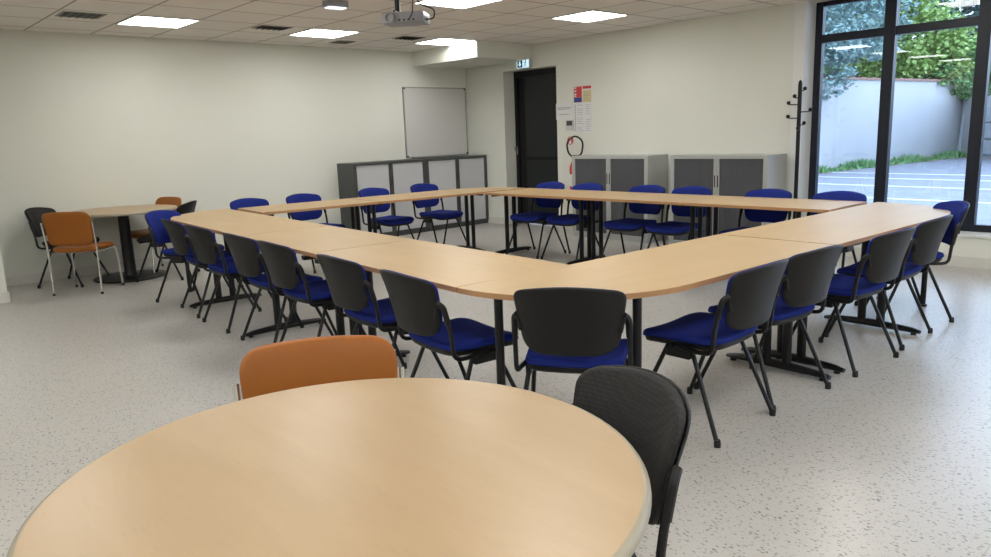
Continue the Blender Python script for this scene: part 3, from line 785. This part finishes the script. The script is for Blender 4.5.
bm = bmn(); wallseg(bm, WP, 2.5); o = obj('boundary_wall', bm, 'plaster', None, False); tag(o, 'tall whitewashed boundary wall beyond the car park', 'wall')
bm = bmn(); 
for a, c in zip(WP[:-1], WP[1:]):
    a = Vector(a); c = Vector(c); L_ = (c-a).length; d = (c-a).normalized(); n = Vector((-d.y, d.x))
    k = 0
    while k*.28 < L_:
        p = a+d*(k*.28); q = a+d*min(L_, k*.28+.26)
        prism(bm, [tuple(p-n*.2), tuple(q-n*.2), tuple(q+n*.2), tuple(p+n*.2)], 2.5, 2.56+.015*(k % 2)); k += 1
cp = obj('coping', bm, 'tile', o, False)
WP2 = [(-8.3, 30.0), (-6.6, 27.2), (2, 14.6)]
bm = bmn(); wallseg(bm, WP2, 1.95); o = obj('boundary_wall', bm, 'plaster', None, False); tag(o, 'lower pale wall to the right, meeting the tall wall at the drainpipe', 'wall')
d = (Vector((-6.6, 27.2))-Vector((-8.3, 30.0))).normalized()
t = thing('panel_gate', 'grey metal gate of stacked panels set on the right hand wall', 'gate', (-7.35, 28.1, 0), math.atan2(d.y, d.x))
for k in range(3):
    bm = bmn(); box(bm, .1, 2.6, -.05, .0, .15+k*.5, .60+k*.5, .01); obj('gate_panel', bm, 'gate', t, False)
bm = bmn(); box(bm, .0, .1, -.07, .0, 0, 1.7); box(bm, 2.6, 2.7, -.07, 0, 0, 1.7); obj('gate_post', bm, 'anth', t, False)
bm = bmn(); tube(bm, [(-8.24, 29.5, 0), (-8.10, 29.5, 2.0)], .07, 10); o = obj('drainpipe', bm, 'gate'); tag(o, 'grey pipe where the tall and low outdoor walls meet', 'pipe')
# litter strip and tufts
bm = bmn()
for a, c in zip(WP[:-1], WP[1:]):
    a = Vector(a); c = Vector(c); d = (c-a).normalized(); n = Vector((d.y, -d.x)); k = 0
    L_ = (c-a).length; pts1 = []; pts2 = []
    for i in range(int(L_/.4)+1):
        s = min(L_, i*.4); pts1.append(a+d*s+n*.15); pts2.append(a+d*s+n*(.65+.35*random.random()))
    quadgrid(bm, [[Vector((p.x, p.y, -.004)) for p in pts1], [Vector((p.x, p.y, -.004)) for p in pts2]])
o = obj('leaf_litter', bm, 'gravel', None, False); tag(o, 'brown fallen leaves along the foot of the tall outdoor wall', 'leaf litter', kind='stuff')
bm = bmn()
a, c = Vector((-9.6, 19.0)), Vector((-8.45, 29.6)); d = (c-a); nn = Vector((1, -.1))
for i in range(2600):
    s = random.random(); den = .5+.5*sin(s*23)+.2
    if random.random() > den: continue
    p = a+d*s+nn*(.2+random.random()*.5); hgt = .05+random.random()*.20*den; w = .03+random.random()*.04; an = random.random()*pi
    dx, dy_ = cos(an)*w, sin(an)*w; lx, ly = random.uniform(-.1, .1), random.uniform(-.1, .1)
    v = [bm.verts.new((p.x-dx, p.y-dy_, -.01)), bm.verts.new((p.x+dx, p.y+dy_, -.01)), bm.verts.new((p.x+lx+dx*.4, p.y+ly+dy_*.4, hgt))]; bm.faces.new(v)
o = obj('grass', bm, 'leaf_mid', None, False); tag(o, 'green weeds and grass tufts along the outdoor wall foot', 'grass', kind='stuff')

def tree(name, label, cat, base, blobs, n, leaf, mat, trunk_h, droop=0., group='trees beyond the boundary wall', aspect=1.0):
    t = thing(name, label, cat, (base[0], base[1], 0), 0, group)
    bm = bmn(); tot = sum(b[3]*b[4] for b in blobs)
    for (cx, cy, cz, rx, rz) in blobs:
        m_ = int(n*rx*rz/tot)
        nodes = []
        for k in range(max(8, m_//28)):
            while True:
                p = Vector((random.uniform(-1, 1), random.uniform(-1, 1), random.uniform(-1, 1)))
                if .45 < p.length < 1: break
            nodes.append((p, random.uniform(.10, .24)))
        for k in range(m_):
            q, rr = nodes[k % len(nodes)]
            p = q+Vector((random.gauss(0, 1), random.gauss(0, 1), random.gauss(0, .6)))*rr*.6
            P = Vector((cx-base[0]+p.x*rx, cy-base[1]+p.y*rx, cz+p.z*rz))
            s = leaf*random.uniform(.5, 1.3); a1 = random.random()*2*pi
            u = Vector((cos(a1), sin(a1), random.uniform(-.7, .5)-droop)).normalized()
            w_ = u.cross(Vector((random.uniform(-1, 1), random.uniform(-1, 1), random.uniform(.2, 1)))).normalized()
            w_ = w_*s*.42*aspect; u = u*s
            bm.faces.new([bm.verts.new(x) for x in (P-u*.5, P+w_, P+u*.5, P-w_)])
    o1 = obj('foliage', bm, mat, t, False)
    bm = bmn(); tube(bm, [(0, 0, -.01), (.15, .1, trunk_h*.5), (0, 0, trunk_h)], .22, 10, .5, r1=.08)
    for k in range(5):
        a1 = k*1.3; tube(bm, [(0, 0, trunk_h*.6), (cos(a1)*1.2, sin(a1)*1.2, trunk_h*.85+.3*k*.3)], .08, 6, r1=.03)
    obj('trunk', bm, 'bark', t)
    return t
tree('cedar_tree', 'blue green cedar overhanging the left part of the outdoor wall', 'tree', (-11.6, 21.8),
     [(-11.0, 21.5, 4.6, 2.2, 2.0), (-9.35, 20.6, 2.7, .95, .75), (-8.9, 20.5, 3.3, .9, .5), (-9.6, 21.2, 3.7, 1.3, .8), (-9.8, 20.0, 5.0, 1.6, 1.0), (-9.6, 23.6, 4.3, 1.5, 1.3), (-8.2, 21.4, 3.3, .6, .35)], 46000, .13, 'leaf_blue', 6.5, .25, aspect=.6)
tree('broadleaf_tree', 'light green leafy tree right of the cedar above the outdoor wall', 'tree', (-10.0, 28.4),
     [(-10.0, 28.5, 3.8, 2.2, 1.6), (-9.4, 28.8, 3.0, 1.4, 1.0), (-10.8, 28.0, 5.8, 1.8, 1.4), (-11.4, 27.2, 4.0, 1.6, 1.6)], 32000, .15, 'leaf_green', 5)
tree('ivy_bush', 'mid green bush spilling over the tall wall near its low end', 'bush', (-8.9, 30.6),
     [(-8.55, 29.8, 2.9, 1.2, .95), (-8.35, 29.4, 2.35, .85, .55), (-7.6, 30.8, 3.0, 1.4, 1.0), (-8.7, 28.4, 2.75, .8, .45), (-6.8, 31.0, 3.0, 1.3, 1.0)], 20000, .13, 'leaf_mid', 3)
tree('dark_conifer', 'dark conifer high at the upper right behind the bushes', 'tree', (-8.0, 34.5),
     [(-8.0, 34, 5.0, 2.4, 2.0), (-6.0, 34, 5.4, 2.4, 2.2), (-4, 34, 4.5, 2.4, 2.2), (-7.0, 34.5, 3.4, 2.4, 1.5)], 16000, .22, 'leaf_dark', 7)
tree('dark_conifer', 'dark trees far behind, filling the gap between cedar and green tree', 'tree', (-14, 30),
     [(-14, 31, 6, 3, 2.8), (-11.5, 32.5, 6.5, 2.8, 2.2), (-15, 27, 5, 2.8, 3), (-10.5, 33, 4.0, 2.4, 2.0)], 16000, .24, 'leaf_dark', 8)

# ---------------------------------------------------------------- world and light
w = bpy.data.worlds.new('overcast_sky'); SC.world = w; w.use_nodes = True
nt = w.node_tree; bg = nt.nodes['Background']
tc = N(nt, 'ShaderNodeTexCoord'); sx = N(nt, 'ShaderNodeSeparateXYZ'); nt.links.new(tc.outputs['Generated'], sx.inputs[0])
r = N(nt, 'ShaderNodeValToRGB'); r.color_ramp.elements[0].position = .45; r.color_ramp.elements[0].color = (.72, .84, 1., 1)
r.color_ramp.elements[1].position = .9; r.color_ramp.elements[1].color = (.55, .72, 1., 1)
mr = N(nt, 'ShaderNodeMapRange'); mr.inputs[1].default_value = -1; nt.links.new(sx.outputs['Z'], mr.inputs[0]); nt.links.new(mr.outputs[0], r.inputs['Fac'])
nt.links.new(r.outputs['Color'], bg.inputs['Color']); bg.inputs['Strength'].default_value = 6.0

vs_ = SC.view_settings
vs_.view_transform = 'Standard'; vs_.look = 'None'; vs_.gamma = 1; vs_.use_curve_mapping = False; vs_.exposure = .15
SC.cycles.max_bounces = 8; SC.cycles.diffuse_bounces = 4; SC.cycles.glossy_bounces = 3; SC.cycles.transparent_max_bounces = 8
SC.cycles.caustics_reflective = False; SC.cycles.caustics_refractive = False
SC.cycles.sample_clamp_indirect = 4
SC.cycles.use_denoising = True
